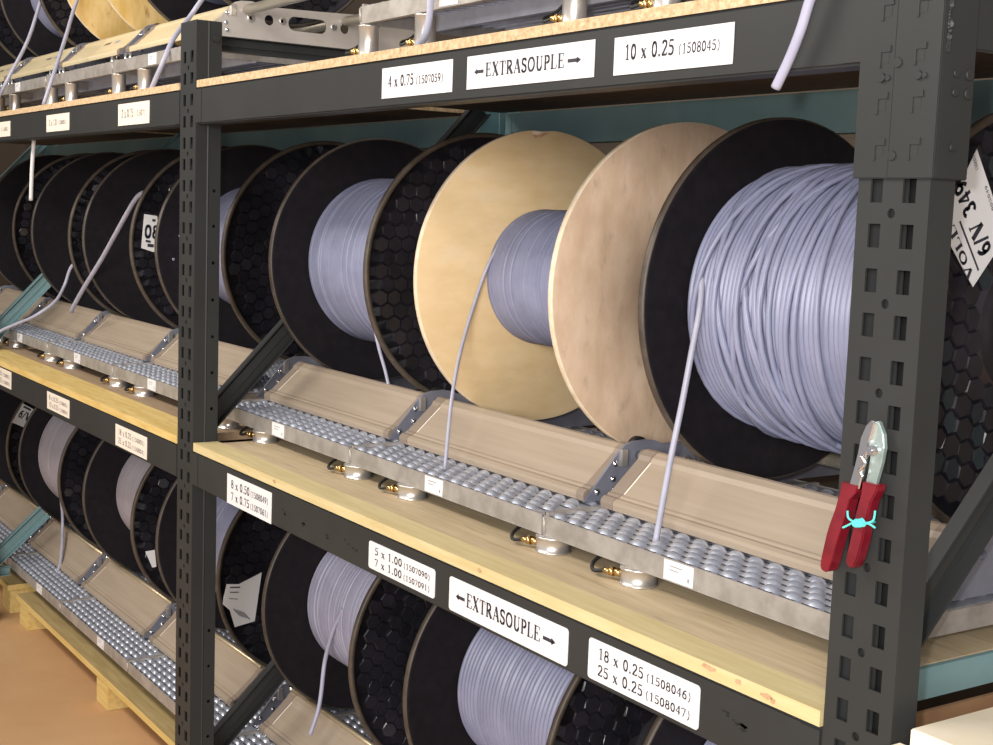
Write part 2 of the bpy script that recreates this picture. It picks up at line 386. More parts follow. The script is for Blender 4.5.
# ------------------------------------------------------------------ rack: beams
def beam(x0, x1, ztop, label, y0=0, m=None, group=None, name='shelf_beam'):
    m = m or M['rack']
    t = thing(name, label, 'shelf beam', ((x0+x1)/2, y0, ztop-HB), group)
    hw = (x1-x0)/2
    mb = MB()
    g = .0005
    mb.box((-hw+g, 0, 0), (hw-g, .045, HB))
    mb.build('beam_body', m, t, bevel=.003)
    for s in (-1, 1):
        mb = MB(); a, b = sorted((s*(hw-g-.003), s*(hw-g-.035)))
        mb.box((a, -.0015, .0035), (b, .0, HB-.0035))
        mb.build('end_weld_plate', m, t)
    return t
XR = (POSTX[1]+W, 0.0); XL = (POSTX[0]+W, POSTX[1])
bU = beam(*XR, ZT+HB, 'upper front beam of the near bay, labels 4 x 0.75, EXTRASOUPLE and 10 x 0.25')
bM = beam(*XR, 0, 'middle front beam of the near bay, EXTRASOUPLE label and three two-line size labels')
bUL = beam(*XL, ZT+HB, 'upper front beam of the far left bay with small one-line labels')
bML = beam(*XL, 0, 'middle front beam of the far left bay with small two-line labels')
XE = (POSTX[3]+W, POSTX[0])
beam(*XE, ZT+HB, 'upper front beam of the last bay, beyond the far left upright')
beam(*XE, 0, 'middle front beam of the last bay, beyond the far left upright')
for xr, nm in ((XR, 'near'), (XL, 'far left'), (XE, 'last')):
    beam(*xr, ZT+HB, f'green rear beam at the back of the {nm} bay, under the top shelf', y0=DEP-.047, m=M['green'], name='rear_beam')
    beam(*xr, 0, f'green rear beam at the back of the {nm} bay, under the middle shelf', y0=DEP-.047, m=M['green'], name='rear_beam')
def on_beam(bt, *a, **k):
    ox, oy, oz = bt.location
    return lambda x0, z0, x1, z1, lines, **kw: size_label(bt, x0-ox, z0-oz, x1-ox, z1-oz, lines, **kw)
lu = on_beam(bU); lm = on_beam(bM); lul = on_beam(bUL); lml = on_beam(bML)
lu(-1.119, .788, -.8805, .841, [('4 x 0.75', .10, .47, .36, .36), ('(1507059)', .51, .88, .36, .26)], note='white label reading 4 x 0.75')
lu(-.835, .789, -.4985, .8412, [('<', .065, .145, .34, .40), ('EXTRASOUPLE', .165, .79, .34, .40), ('>', .815, .91, .34, .40)], note='white label reading EXTRASOUPLE between arrows')
lu(-.4535, .788, -.2155, .8392, [('10 x 0.25', .10, .53, .38, .40), ('(1508045)', .57, .90, .38, .26)], note='white label reading 10 x 0.25')
two = lambda a, b, c, d: [(a, .10, .52, .57, .27), (c, .55, .93, .57, .20), (b, .10, .52, .16, .27), (d, .55, .93, .16, .20)]
lm(-1.800, -.082, -1.560, -.0145, two('8 x 0.50', '7 x 0.75', '(1508049)', '(1507061)'), note='small white label reading 8 x 0.50 and 7 x 0.75')
lm(-1.1245, -.0715, -.8862, -.020, two('5 x 1.00', '7 x 1.00', '(1507090)', '(1507091)'), rounded=True, note='white label reading 5 x 1.00 and 7 x 1.00')
lm(-.8385, -.076, -.502, -.018, [('<', .065, .145, .32, .40), ('EXTRASOUPLE', .165, .79, .32, .40), ('>', .815, .91, .32, .40)], rounded=True, note='white rounded label reading EXTRASOUPLE between arrows')
lm(-.4515, -.075, -.212, -.0145, two('18 x 0.25', '25 x 0.25', '(1508046)', '(1508047)'), rounded=True, note='white label reading 18 x 0.25 and 25 x 0.25')
lul(-3.245, .7885, -3.01, .839, [('2 x 1.0', .12, .46, .36, .36), ('(150805)', .52, .88, .38, .24)], warm=True, soft=True)
lul(-2.569, .7858, -2.329, .842, [('2 x 0.75', .12, .50, .36, .38), ('(1507)', .58, .88, .38, .26)], warm=True, soft=True)
lul(-3.95, .788, -3.673, .8375, [('2 x 1.5', .12, .46, .36, .36), ('(1508)', .6, .9, .38, .24)], warm=True, soft=True)
lml(-3.246, -.0665, -3.012, -.012, two('8 x 0.25', '12 x 0.25', '(150805)', '(150804)'), warm=True, soft=True)
lml(-2.583, -.076, -2.333, -.017, two('18 x 0.25', '25 x 0.25', '(150805)', '(150804)'), warm=True, soft=True)
lml(-3.93, -.064, -3.679, -.004, two('5 x 0.25', '7 x 0.25', '(150805)', '(150804)'), warm=True, soft=True)
# chipped paint marks on the middle beam
mb = MB()
random.seed(3)
for cx, cz, w in ((-.152, -.039, .03), (-.128, -.043, .014), (-1.50, -.045, .02), (-1.41, -.05, .015), (-1.30, -.052, .012), (-1.20, -.046, .05)):
    for q in range(5):
        a = cx+random.uniform(-.5, .5)*w; c = cz+random.uniform(-.004, .004)-.25*(a-cx)
        r = random.uniform(.0015, .004)
        mb.quad([(a-2*r, 0, c), (a, 0, c-r*.8), (a+1.6*r, 0, c+.2*r), (a+.2*r, 0, c+r*.7)])
mb.build('paint_scratch', M['rack_hole'], bM, (-bM.location.x, -.0004, -bM.location.z))

# end beam with the hooked sleeve round the near post
t = thing('end_beam', 'dark grey end beam with hook-slotted sleeve wrapped round the top of the near upright', 'rack connector', (.05, 0, .646))
mb = MB()
mb.box((-.056, -.0045, 0), (.056, -.0012, .62)); mb.box((.0525, -.0012, 0), (.056, .0525, .62))
sl = mb.build('sleeve', M['rack'], t, bevel=.0012)
mb = MB()
mb.box((-.002, -.0058, 0), (.0015, -.0045, .0215)); mb.box((.0015, -.0060, .0165), (.0145, -.0045, .0235)); mb.box((.0015, -.0048, .004), (.012, -.0045, .0165))
HK = mb.mesh('hook', M['rack'])
for r in range(9):
    for cx in (-.026, .022): put('hook', HK, sl, (cx, 0, .020+.0505*r))
def rivet(x, z, r, y0=-.0045, h=.003):
    mb = MB(); mb.cyl((x, y0-h, z), (x, y0+.0005, z), r, 14, r1=r*1.1); return mb.build('rivet', M['rack'], sl)
for cx in (-.022, .028): rivet(cx, .110, .0048); rivet(cx+.0085, .1095, .003, h=.002)
for z in (.025, .125, .225, .325): rivet(-.001, z, .0052, h=.0018)
for y, z, r in ((.020, .112, .0042), (.020, .092, .0042), (.022, .034, .0042), (.042, .112, .006), (.042, .092, .006)):
    mb = MB(); mb.cyl((.0555, y, z), (.0590, y, z), r, 12); mb.build('rivet', M['rack'], sl)
mb = MB(); mb.box((-.0075, -.0050, 0), (-.0060, -.0044, .62)); mb.build('pressed_seam', M['rack'], sl)
mb = MB(); mb.box((.046, .0530, .139), (.0545, .83, .222)); mb.build('beam_body', M['rack'], t, bevel=.002)
mb = MB()
random.seed(11)
for k in range(26):
    z = .135+.0033*k; r = random.uniform(.0016, .0036)
    mb.cyl((.0555, .004+random.uniform(-.002, .003), z), (.058, .004, z), r, 7)
mb.build('weld_bead', M['rack'], sl)

# ------------------------------------------------------------------ shelf boards
def board(name, label, pts, z0, z1, mats, group=None):
    mb = MB(); mb.prism(pts, 'z', 0, z1-z0)
    mb.bm.faces.ensure_lookup_table()
    for f in mb.bm.faces:
        f.normal_update()
    bmesh.ops.recalc_face_normals(mb.bm, faces=mb.bm.faces)
    for f in mb.bm.faces:
        f.normal_update()
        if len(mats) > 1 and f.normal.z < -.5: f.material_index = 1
    cx = sum(p[0] for p in pts)/len(pts)
    o = mb.build(name, mats)
    for v in o.data.vertices: v.co.x -= cx
    o.location = (cx, 0, z0)
    return tag(o, label, 'shelf board', group)
n_ = .075
def notch(x0, x1): return [(x0, 0), (x1, 0), (x1, n_), (x1+.0, n_), (x1, .83), (x0, .83)]
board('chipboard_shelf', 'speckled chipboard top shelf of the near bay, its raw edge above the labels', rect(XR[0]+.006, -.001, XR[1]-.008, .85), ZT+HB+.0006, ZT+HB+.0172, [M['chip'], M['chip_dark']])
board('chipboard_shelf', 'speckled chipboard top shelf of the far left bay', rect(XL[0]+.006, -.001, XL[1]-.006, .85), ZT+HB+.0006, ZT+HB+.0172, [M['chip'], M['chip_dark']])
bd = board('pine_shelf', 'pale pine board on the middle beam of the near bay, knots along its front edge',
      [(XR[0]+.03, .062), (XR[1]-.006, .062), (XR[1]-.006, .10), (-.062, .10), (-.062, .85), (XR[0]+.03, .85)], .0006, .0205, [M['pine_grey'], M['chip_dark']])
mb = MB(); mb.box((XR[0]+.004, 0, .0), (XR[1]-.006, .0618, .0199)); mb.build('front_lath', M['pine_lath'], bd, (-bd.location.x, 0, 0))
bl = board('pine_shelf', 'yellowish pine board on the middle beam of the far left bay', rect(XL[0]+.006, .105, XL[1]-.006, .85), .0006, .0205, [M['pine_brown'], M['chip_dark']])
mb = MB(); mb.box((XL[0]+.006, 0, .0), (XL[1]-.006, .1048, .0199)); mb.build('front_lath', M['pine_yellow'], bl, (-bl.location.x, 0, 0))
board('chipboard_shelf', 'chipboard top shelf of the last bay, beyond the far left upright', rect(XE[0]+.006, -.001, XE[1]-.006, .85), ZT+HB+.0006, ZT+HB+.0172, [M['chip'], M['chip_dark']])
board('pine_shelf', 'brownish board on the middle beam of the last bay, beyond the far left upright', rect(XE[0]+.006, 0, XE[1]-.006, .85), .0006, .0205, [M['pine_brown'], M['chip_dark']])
# knots on the near pine edge
t = bd
random.seed(5)
for cx, cz, sx in ((-.094, .010, .012), (-.083, .008, .006), (-.145, .013, .008), (-.20, .015, .02), (-1.55, .012, .01), (-.75, .012, .008)):
    mb = MB(); f = mb.bm.faces.new([mb.bm.verts.new((cx+sx*math.cos(a)*random.uniform(.6, 1), 0, cz+.0045*math.sin(a)*random.uniform(.6, 1))) for a in [2*PI*k/9 for k in range(9)]])
    mb.build('wood_knot', M['ply_chip'], t, (-t.location.x, -.0004, -t.location.z))
# green cross rail at the end of the middle shelf
mb = MB(); mb.box((-.006, 0, -.022), (.002, .72, .0205)); mb.box((-.03, 0, -.022), (-.006, .72, -.019))
o = mb.build('cross_rail', M['green'], loc=(-.052, .112, 0)); tag(o, 'green steel cross rail closing the near end of the pine shelf', 'cross rail')

# ------------------------------------------------------------------ trays
J = [-.07-.71*i for i in range(8)]
TL = .704; Y0, Y1 = .145, .80
def tray_deck_mesh():
    mb = MB()
    w = TL/2
    mb.box((-w, Y0+.002, .032), (w, Y1, .034))
    # raised studs with a punched opening in front of each
    px, py = .0415, .0232
    r = 0; y = Y0+.018
    while y < Y1-.02:
        x = -w+.022+(px/2 if r % 2 else 0)
        while x < w-.018:
            prof = [(1, 0), (.74, .60), (.34, .96)]
            rings = []
            for s, h in prof:
                rings.append([mb.bm.verts.new((x+.0180*s*math.cos(a), y+.0104*s*math.sin(a)+.001*h, .034+.0070*h)) for a in [2*PI*k/8 for k in range(8)]])
            for a, b in zip(rings, rings[1:]):
                for k in range(8):
                    f = mb.bm.faces.new((a[k], a[(k+1) % 8], b[(k+1) % 8], b[k])); f.smooth = True
            f = mb.bm.faces.new(rings[-1]); f.smooth = True
            mb.quad([(x-.010, y-.0150, .0343), (x+.010, y-.0150, .0343), (x+.016, y-.0095, .0343), (x-.016, y-.0095, .0343)], 1)
            x += px
        y += py; r += 1
    return mb.mesh('tray_deck', [M['galv'], M['galv_dark']])
def tray_lip_mesh():
    mb = MB(); w = TL/2
    mb.box((-w, Y0, 0), (w, Y0+.0022, .0352)); mb.box((-w, Y0+.0022, 0), (w, Y0+.013, .002))
    mb.box((-w, Y1-.002, 0), (w, Y1, .036))
    mb.box((-w, Y0+.0022, .0), (-w+.0022, Y1, .0405)); mb.box((w-.0022, Y0+.0022, .0), (w, Y1, .0345))
    mb.box((-w, Y0+.0022, .0345), (-w+.011, Y1, .0405))
    mb.cyl((-w+.003, Y0-.001, .006), (-w+.003, Y0-.001, .032), .003, 8)
    return mb.mesh('folded_rim', M['galv_lip'])
DECK = tray_deck_mesh(); RIM = tray_lip_mesh()
FOOT = {}
def foot_meshes(h):
    if h in FOOT: return FOOT[h]
    mb = MB(); r = .030
    mb.lathe([(0, 0), (0, r), (.003, r+.001), (.004, r-.001), (h-.004, r-.001), (h-.003, r+.001), (h, r), (h, 0)], 'z', n=28)
    body = mb.mesh('foot', M['satin'])
    mb = MB()
    zz = h*.45
    mb.cyl((-.028, -.012, zz), (-.040, -.018, zz), .0065, 10); mb.cyl((-.040, -.018, zz), (-.046, -.021, zz), .0085, 6); mb.cyl((-.046, -.021, zz), (-.056, -.026, zz), .005, 10)
    fit = mb.mesh('brass_fitting', M['brass'])
    mb = MB()
    mb.tube([(-.054, -.025, zz), (-.075, -.032, zz-.004), (-.093, -.018, zz+.004), (-.096, .012, zz+.014), (-.085, .05, h-.008)], .0032, 8)
    cab = mb.mesh('cable_loop', M['blk'])
    FOOT[h] = (body, fit, cab); return FOOT[h]
def under_mesh():
    mb = MB(); w = TL/2-.004
    mb.box((-w, .165, .0285), (w, .70, .0315))
    x = -w+.02
    while x < w-.02: mb.box((x, .17, .0245), (x+.012, .285, .0285)); x += .036
    mb.box((-w, .290, -.004), (w, .302, .0285))
    y = .32
    while y < .69: mb.box((-w, y, .0235), (w, y+.012, .0285)); y += .030
    return mb.mesh('ribbed_underside', M['galv_matte'])
UNDER = under_mesh()
def tray(i, zoff, fh, label, sticker=True, dx=0.0, fy=.163, fs=1.0, sx=0.0):
    xc = (J[i]+J[i+1])/2
    t = thing('metal_tray', label, 'tray', (xc+dx, 0, .050+zoff), None)
    put('tray_deck', DECK, t); put('folded_rim', RIM, t)
    if zoff > .5: put('ribbed_underside', UNDER, t)
    b, f, c = foot_meshes(fh)
    for k, fx in enumerate((J[i+1]+.008, J[i+1]+.238)):
        o = put('foot', b, t, (fx-xc, fy, -fh)); o.scale = (fs, fs, .985); put('brass_fitting', f, o); put('cable_loop', c, o)
    if sticker:
        w = .066
        s = put('tray_sticker', sheet('tray_sticker', rect(0, 0, w, .031), [], .001, M['paper']), t, (J[i+1]+.318+sx-xc, Y0-.0008, .0025), (PI/2, 0, 0))
        s['label'] = 'white sticker on the tray rim'
        mb = MB()
        for q, (a, b2) in enumerate(((.2, .65), (.2, .5))): mb.quad([(w*a, .022-.006*q, 0), (w*b2, .022-.006*q, 0), (w*b2, .0235-.006*q, 0), (w*a, .0235-.006*q, 0)])
        mb.quad([(w*.82, .006, 0), (w*.88, .006, 0), (w*.88, .012, 0), (w*.82, .012, 0)])
        mb.build('print', M['ink_soft'], s, (0, 0, .0009))
    return t
ordn = ['nearest the slotted upright', 'second from the slotted upright', 'third from the slotted upright', 'fourth from the slotted upright',
        'fifth from the slotted upright', 'sixth from the slotted upright', 'at the far left end']
for i in range(7):
    tray(i, 0, .0295, f'galvanised studded tray on the middle shelf, {ordn[i]}', dx=-.15 if i > 2 else 0)
for i in range(7):
    tray(i, -.895, .0595, f'galvanised studded tray on the bottom level, {ordn[i]}', fy=.235, fs=.8, sx=.10 if i > 2 else 0)
for i in (0, 1, 3, 4, 5, 6):
    tray(i, .917, .094, f'galvanised studded tray on the top shelf, {ordn[i]}', dx=-.16 if i > 2 else 0, fs=.72, sticker=i in (1, 3, 5))
# flat steel rail behind the feet of the top trays
for x0, x1, nm in ((XR[0], XR[1], 'near'), (XL[0], XL[1], 'far left')):
    mb = MB(); mb.box((x0+.03, 0, 0), (x1-.03, .30, .003)); mb.box((x0+.03, 0, .003), (x1-.03, .003, .03))
    for k in range(int((x1-x0-.1)/.055)):
        x = x0+.06+.055*k; mb.box((x, .03, .003), (x+.018, .28, .008), 0)
    o = mb.build('ribbed_base_plate', M['galv'], loc=(0, .21, ZT+HB+.0174)); tag(o, f'ribbed galvanised base plate under the top trays of the {nm} bay', 'base plate')

# ------------------------------------------------------------------ cradles: end plate, beige cover, rollers
RYF, RYB, RZ, RR = .375, .685, .1672, .0138
PROF = [(.258,.090),(.330,.174),(.345,.187),(.362,.1925),(.395,.1945),(.415,.191),(.435,.184),(.60,.188),(.74,.193),(.88,.190),(.95,.15),(.95,.090)]
phole = [ring(.392, .148, .0075), ring(.450, .148, .0145), ring(.49, .149, .006), slotpts(.509, .632, .146, .020), ring(.653, .149, .006), ring(.69, .148, .0145)]
PLATE = {k: sheet('end_plate', PROF, phole, .005, M[k]) for k in ('plate', 'plate_light')}
def cover_mesh(x0, x1, m):
    mb = MB()
    out = [(.262,.0905),(.2605,.100),(.262,.106),(.268,.110),(.2745,.1105),(.278,.114),(.283,.116),(.340,.168),(.3445,.1765),(.350,.180),(.356,.1845),(.364,.1855),
           (.364,.182),(.352,.176),(.342,.165),(.283,.112),(.27,.105),(.268,.0905)]
    mb.prism(out, 'x', x0+.038, x1-.010)
    out2 = [(p[0]-.0012 if i < 12 else p[0], p[1]+.0010 if 2 < i < 12 else p[1]) for i, p in enumerate(out)]
    mb.prism(out2, 'x', x0+.006, x0+.038, 1); mb.prism(out2, 'x', x1-.010, x1+.012, 1)
    mb.quad([(x0+.039, .2835, .1170), (x0+.043, .2835, .1170), (x0+.043, .3395, .1680), (x0+.039, .3395, .1680)], 2)
    for fx, w_, mi in ((.50, .010, 3), (.53, .014, 3), (.565, .016, 3), (.66, .045, 4)):
        if m is not M['panel_cream']: break
        xa = x0+fx*(x1-x0); mb.quad([(xa, .318, .1489), (xa+w_, .318, .1489), (xa+w_+.006, .326, .1562), (xa+.004, .326, .1562)], mi)
    return mb.mesh('cover_panel', [m, M['panel_end'], M['paper_warm'], M['ink'], M['ink_blue']])
MESHC = {}
def cached(key, fn):
    if key not in MESHC: MESHC[key] = fn()
    return MESHC[key]
CLEN = .655
def cradle(i, zoff, label, cover='panel', pin=0.0, plate='plate', nocover=False, xp=None, rod=False, last=False):
    """cradle in module i: plate at its left end, cover and rollers running right to the next plate"""
    xp = J[i+1]-.035-(.145 if i > 2 else 0) if xp is None else xp
    t = thing('reel_cradle', label, 'reel cradle', (xp, .5, .09+zoff))
    o = (0, -.5, -.09)
    pl = put('end_plate', PLATE[plate], t, (o[0], o[1], o[2]), RX)
    if plate == 'plate_light': pl['label'] = 'pale end plate with round holes and a long slot'
    def bolts():
        mb = MB(); mb.lathe([(0, 0), (0, .0055), (.004, .0055), (.0045, .003), (.0060, .0028), (.0060, 0)], 'x', n=10)
        return mb.mesh('bolt', M['chrome'])
    for y, z in ((.283, .107), (.322, .108), (.318, .128), (.322, .155)): put('bolt', cached('bolts', bolts), t, (.0025, o[1]+y, o[2]+z))
    def bush():
        mb = MB()
        mb.lathe([(.0025, .006), (.0025, .012), (.007, .012), (.009, .0095), (.009, .006)], 'x', (0, .392, .148), 20)
        mb.lathe([(.0025, .006), (.0025, .010), (.006, .010), (.006, .006)], 'x', (0, .49, .149), 16)
        mb.lathe([(.0025, .006), (.0025, .010), (.006, .010), (.006, .006)], 'x', (0, .653, .149), 16)
        mb.box((.0025, .333, .150), (.011, .345, .180))
        mb.lathe([(-.016, .012), (-.016, .021), (-.004, .021), (-.004, .012), (-.016, .012)], 'x', (0, .384, .178), 24, mi=1)
        return mb.mesh('bearing_bush', [M['satin'], M['blk']])
    put('bearing_bush', cached('bush', bush), t, o)
    if not nocover:
        put('cover_panel', cached(cover, lambda: cover_mesh(.040, .6945, M[cover])), t, o)
    if rod:
        def rd():
            mb = MB(); mb.lathe([(.05, 0), (.05, .0052), (.695, .0052), (.695, 0)], 'x', (0, .3555, .1895), 12)
            mb.lathe([(.034, 0), (.034, .0075), (.05, .0075), (.05, .004)], 'x', (0, .3555, .1895), 12, mi=1)
            return mb.mesh('guide_rod', [M['rod'], M['chrome']])
        put('guide_rod', cached('rod', rd), t, o)
    if last:
        p2 = put('end_plate', PLATE[plate], t, (o[0]+.728, o[1], o[2]), RX)
        for y, z in ((.30, .115), (.34, .15), (.322, .108)): put('bolt', cached('bolts', bolts), t, (.728+.0025, o[1]+y, o[2]+z))
    def rl(y, r):
        mb = MB()
        mb.lathe([(.012, 0), (.012, r*.6), (.02, r), (CLEN+.03, r), (CLEN+.035, r*.6), (CLEN+.035, 0)], 'x', (0, y, RZ), 20)
        mb.lathe([(.004, .0), (.004, .008), (.014, .008)], 'x', (0, y, RZ), 14, mi=1)
        return mb.mesh('roller', [M['roller'], M['chrome']])
    put('roller', cached('rl1', lambda: rl(RYF, RR)), t, o); put('roller', cached('rl2', lambda: rl(RYB, RR)), t, o)
    if pin:
        def pins():
            mb = MB(); mb.cyl((0, .268, .0905-pin), (0, .268, .0905), .0075, 12)
            return mb.mesh('spacer_pin', M['chrome'])
        for x in (.03, .075, .62): put('spacer_pin', cached(('pin', round(pin, 3)), pins), t, (x, o[1], o[2]))
    return t
where = ['nearest the slotted upright', 'second from the slotted upright', 'third from the slotted upright',
         'first left of the middle upright', 'second left of the middle upright', 'third left of the middle upright', 'at the far left end']
for i in range(7):
    cradle(i, 0, f'beige covered reel cradle on the middle shelf, {where[i]}', last=i == 0)
for i in range(7):
    cradle(i, -.895, f'beige covered reel cradle on the bottom level, {where[i]}', pin=.0062, rod=True)
CU = .965
cradle(2, CU, 'pale holed end plate and bare rollers right of the middle upright, top shelf', plate='plate_light', nocover=True, xp=-2.62)
for k, xp in enumerate((-3.336, -4.06, -4.77, -5.48)):
    cradle(2, CU, f'cream covered reel cradle on the top shelf, {where[3+k]}', cover='panel_cream', pin=.048, xp=xp)

# ------------------------------------------------------------------ reels
YC, ZC, RF, TF = .53, .458, .3145, .012
def hexouter(mb, r0, r1, x, cell=.034, seed=1):
    rnd = random.Random(seed)
    h = cell*math.sqrt(3)/2; k = int(r1/cell)+2
    for i in range(-k, k+1):
        for j in range(-k-1, k+2):
            cy = cell*1.0*i+(cell/2 if j % 2 else 0); cz = h*j
            d = math.hypot(cy, cz)
            if d > r1-cell*.45 or d < r0+cell*.45: continue
            a = cell*.56
            base = [mb.bm.verts.new((x-.0075, cy+a*math.cos(PI/6+PI/3*q), cz+a*math.sin(PI/6+PI/3*q))) for q in range(6)]
            tx, tz = rnd.gauss(0, .10), rnd.gauss(0, .10)
            top = []
            for q in range(6):
                yy = .86*a*math.cos(PI/6+PI/3*q); z2 = .86*a*math.sin(PI/6+PI/3*q)
                top.append(mb.bm.verts.new((x-.0025+tx*yy+tz*z2, cy+yy, cz+z2)))
            for q in range(6): mb.bm.faces.new((base[q], base[(q+1) % 6], top[(q+1) % 6], top[q])).material_index = 1
            mb.bm.faces.new(top).material_index = 1
def flange_black(seed):
    mb = MB()
    t = TF; R = RF
    # inner face at x=-t, outer at x=0
    mb.lathe([(-t, .03), (-t, R-.012), (-t-.0012, R-.0095), (-t-.0012, R-.004), (-t+.002, R), (-.002, R), (.0008, R-.003), (.0008, R-.010), (-.0075, R-.013), (-.0075, .10), (.0008, .096), (.0008, .03), (-t, .03)],
             'x', n=96, mis=[0, 0, 0, 2, 2, 2, 2, 0, 1, 0, 0, 0])
    hexouter(mb, .10, R-.012, 0, seed=seed)
    return mb.mesh('flange', [M['black'], M['black_gloss'], M['rim']])
def flange_wood(face, chip=False):
    mb = MB(); t = .014; R = RF
    mb.lathe([(-t, .02), (-t, R-.0015), (-t+.0015, R), (-.0015, R), (0, R-.0015), (0, .02), (-t, .02)], 'x', n=120, mis=[0, 1, 1, 1, 0, 0])
    if chip:
        rr_ = random.Random(2)
        mb.quad([(-t-.0004, (R-d_)*math.cos(math.radians(a_)), (R-d_)*math.sin(math.radians(a_))) for a_, d_ in ((91.5, .004), (88, .003), (84.5, .002), (82.6, .010), (84, .017), (86.5, .016), (89.5, .010))], 2)
        mb.quad([(-t-.0006, (R-d_)*math.cos(math.radians(a_)), (R-d_)*math.sin(math.radians(a_))) for a_, d_ in ((88, .002), (83, .001), (82, .008), (85, .009))], 1)
        for v in mb.bm.verts:
            a = math.atan2(v.co.z, v.co.y); r = math.hypot(v.co.y, v.co.z)
            da = a-math.radians(88)
            if r > R-.01 and abs(da) < .09:
                k = 1-.004/r*(1-abs(da)/.1); v.co.y *= k; v.co.z *= k
    return mb.mesh('flange', [M[face], M['ply_edge'], M['ply_chip']])
FL = [flange_black(3), flange_black(8), flange_black(21)]
FLW = {k: flange_wood(k) for k in ('ply', 'ply_pink', 'yellow_ply')}
FLWC = flange_wood('ply', True)
def coil_mesh(r, w, dia, m, messy=0, seed=0, n=72):
    mb = MB(); rnd = random.Random(seed)
    nt = max(6, int(w/dia)); d = w/nt; prof = [(-w/2, .04)]
    for k in range(nt):
        x = -w/2+d*k; rr = r-.001*rnd.random()-.002*(rnd.random() < .08)
        if dia > .007:
            prof += [(x+d*.08, rr-.46*d), (x+d*.25, rr-.12*d), (x+d*.5, rr), (x+d*.75, rr-.12*d), (x+d*.92, rr-.46*d)]
        else: prof += [(x+.1*d, rr-.4*d), (x+d*.5, rr), (x+.9*d, rr-.4*d)]
    prof.append((w/2, .04))
    mb.lathe(prof, 'x', n=n)
    for k in range(messy):
        x0 = -w/2+w*(rnd.uniform(.03, .52) if k % 4 else rnd.uniform(.2, .9)); tilt = rnd.uniform(-.055, .075); ph = rnd.uniform(0, 6.28); lift = rnd.uniform(.3, 1.0)*d
        pts = []
        for q in range(48):
            a = 2*PI*q/48; x = min(w/2-d*.6, max(-w/2+d*.6, x0+tilt*math.sin(a+ph)))
            rr = r+lift+.006*math.cos(a-ph*2)*(1 if k % 3 == 0 else .3)
            pts.append((x, rr*math.cos(a), rr*math.sin(a)))
        mb.tube(pts, d*.5, 8, smooth_steps=1, closed=True)
    return mb.mesh('wound_cable', m)
def reel(xl, xr, zoff, label, coil=.21, dia=.0062, cm='cable', wood=None, messy=0, seed=1, fl=(0, 1), tail=None, tail_r=.0036, cat='cable reel', tail_m='cable_tail', n=72):
    xc = (xl+xr)/2; zc = ZC+zoff
    t = thing('cable_reel', label, cat, (xc, YC, zc-RF))
    hw = (xr-xl)/2; tf = .014 if wood else TF
    if wood:
        put('flange', FLWC if wood == 'chip' else FLW[wood[0] if isinstance(wood, tuple) else wood], t, (-hw, 0, RF), (0, 0, PI))
        put('flange', FLW[wood[1]] if isinstance(wood, tuple) else FLW['ply_pink'], t, (hw, 0, RF))
    else:
        put('flange', FL[fl[0]], t, (-hw, 0, RF), (0, 0, PI)); put('flange', FL[fl[1]], t, (hw, 0, RF), (seed*.7, 0, 0))
    w = 2*hw-2*tf
    key = ('coil', round(coil, 3), round(w, 2), dia, cm, messy, seed if messy else 0)
    put('wound_cable', cached(key, lambda: coil_mesh(coil, w-.002, dia, M[cm], messy, seed, n)), t, (0, 0, RF))
    def axle():
        mb = MB(); mb.lathe([(-hw-.001, .028), (hw+.001, .028)], 'x', n=20); return mb.mesh('core_tube', M['blk'])
    put('core_tube', axle(), t, (0, 0, RF))
    if tail:
        mb = MB(); mb.tube([(p[0]-xc, p[1]-YC, p[2]-(zc-RF)) for p in tail], tail_r, 8)
        mb.build('cable_end', M[tail_m], t)
    return t
def flange_bolt(t, spots):
    ox, oy, oz = t.location
    for x, y, z in spots:
        mb = MB(); mb.cyl((x-ox, y-oy, z-oz), (x+.002-ox, y-oy, z-oz), .0045, 8); mb.build('bolt', M['chrome'], t)

# middle shelf, right to left
rBig = reel(-.641, -.139, 0, 'large glossy black reel of messy thick grey cable beside the slotted upright', coil=.222, dia=.0098, messy=22, seed=4, fl=(2, 0),
     tail=[(-.597, .312, .50), (-.585, .30, .452), (-.577, .28, .38), (-.572, .262, .304), (-.562, .232, .2), (-.538, .19, .084)], tail_r=.0052, n=96)
rWood = reel(-1.363, -.876, 0, 'pale plywood reel with thin grey cable on the middle shelf', coil=.146, dia=.0062, wood='chip', seed=2,
     tail=[(-1.335, .41, .53), (-1.337, .385, .49), (-1.340, .362, .43), (-1.316, .31, .318), (-1.232, .237, .222), (-1.191, .2, .086)], tail_r=.0038, n=80)
rB1 = reel(-2.079, -1.571, 0, 'black reel of smooth grey cable between the wooden reel and the middle upright', coil=.212, dia=.0055, fl=(2, 1), seed=3,
     tail=[(-1.80, .36, .34), (-1.765, .36, .27), (-1.735, .365, .21), (-1.703, .36, .166)], tail_r=.0042)
rL1 = reel(-2.895, -2.374, 0, 'black reel behind the middle upright on the middle shelf, textured flange showing at its right', coil=.19, dia=.0055, fl=(0, 2), seed=5)
rL2 = reel(-3.604, -3.11, 0, 'black reel with a partly hidden 08 sticker, a cable end slanting down to its cradle', coil=.127, dia=.0055, cm='cable_light', seed=6,
     tail=[(-3.125, .262, .615), (-3.1851, .25, .582), (-3.4567, .243, .4029), (-3.62, .229, .288), (-3.7223, .222, .213), (-3.75, .225, .195)], tail_r=.0075)
rL3 = reel(-4.243, -3.756, 0, 'black reel second from the left edge on the middle shelf, its cable end curving away', coil=.095, dia=.0055, seed=7,
     tail=[(-3.93, .40, .43), (-3.98, .36, .40), (-4.034, .31, .34), (-4.041, .285, .269), (-4.008, .24, .21), (-4.016, .17, .158), (-4.10, .13, .124), (-4.155, .09, .096), (-4.160, .06, .078), (-4.150, -.03, .050)], tail_r=.006)
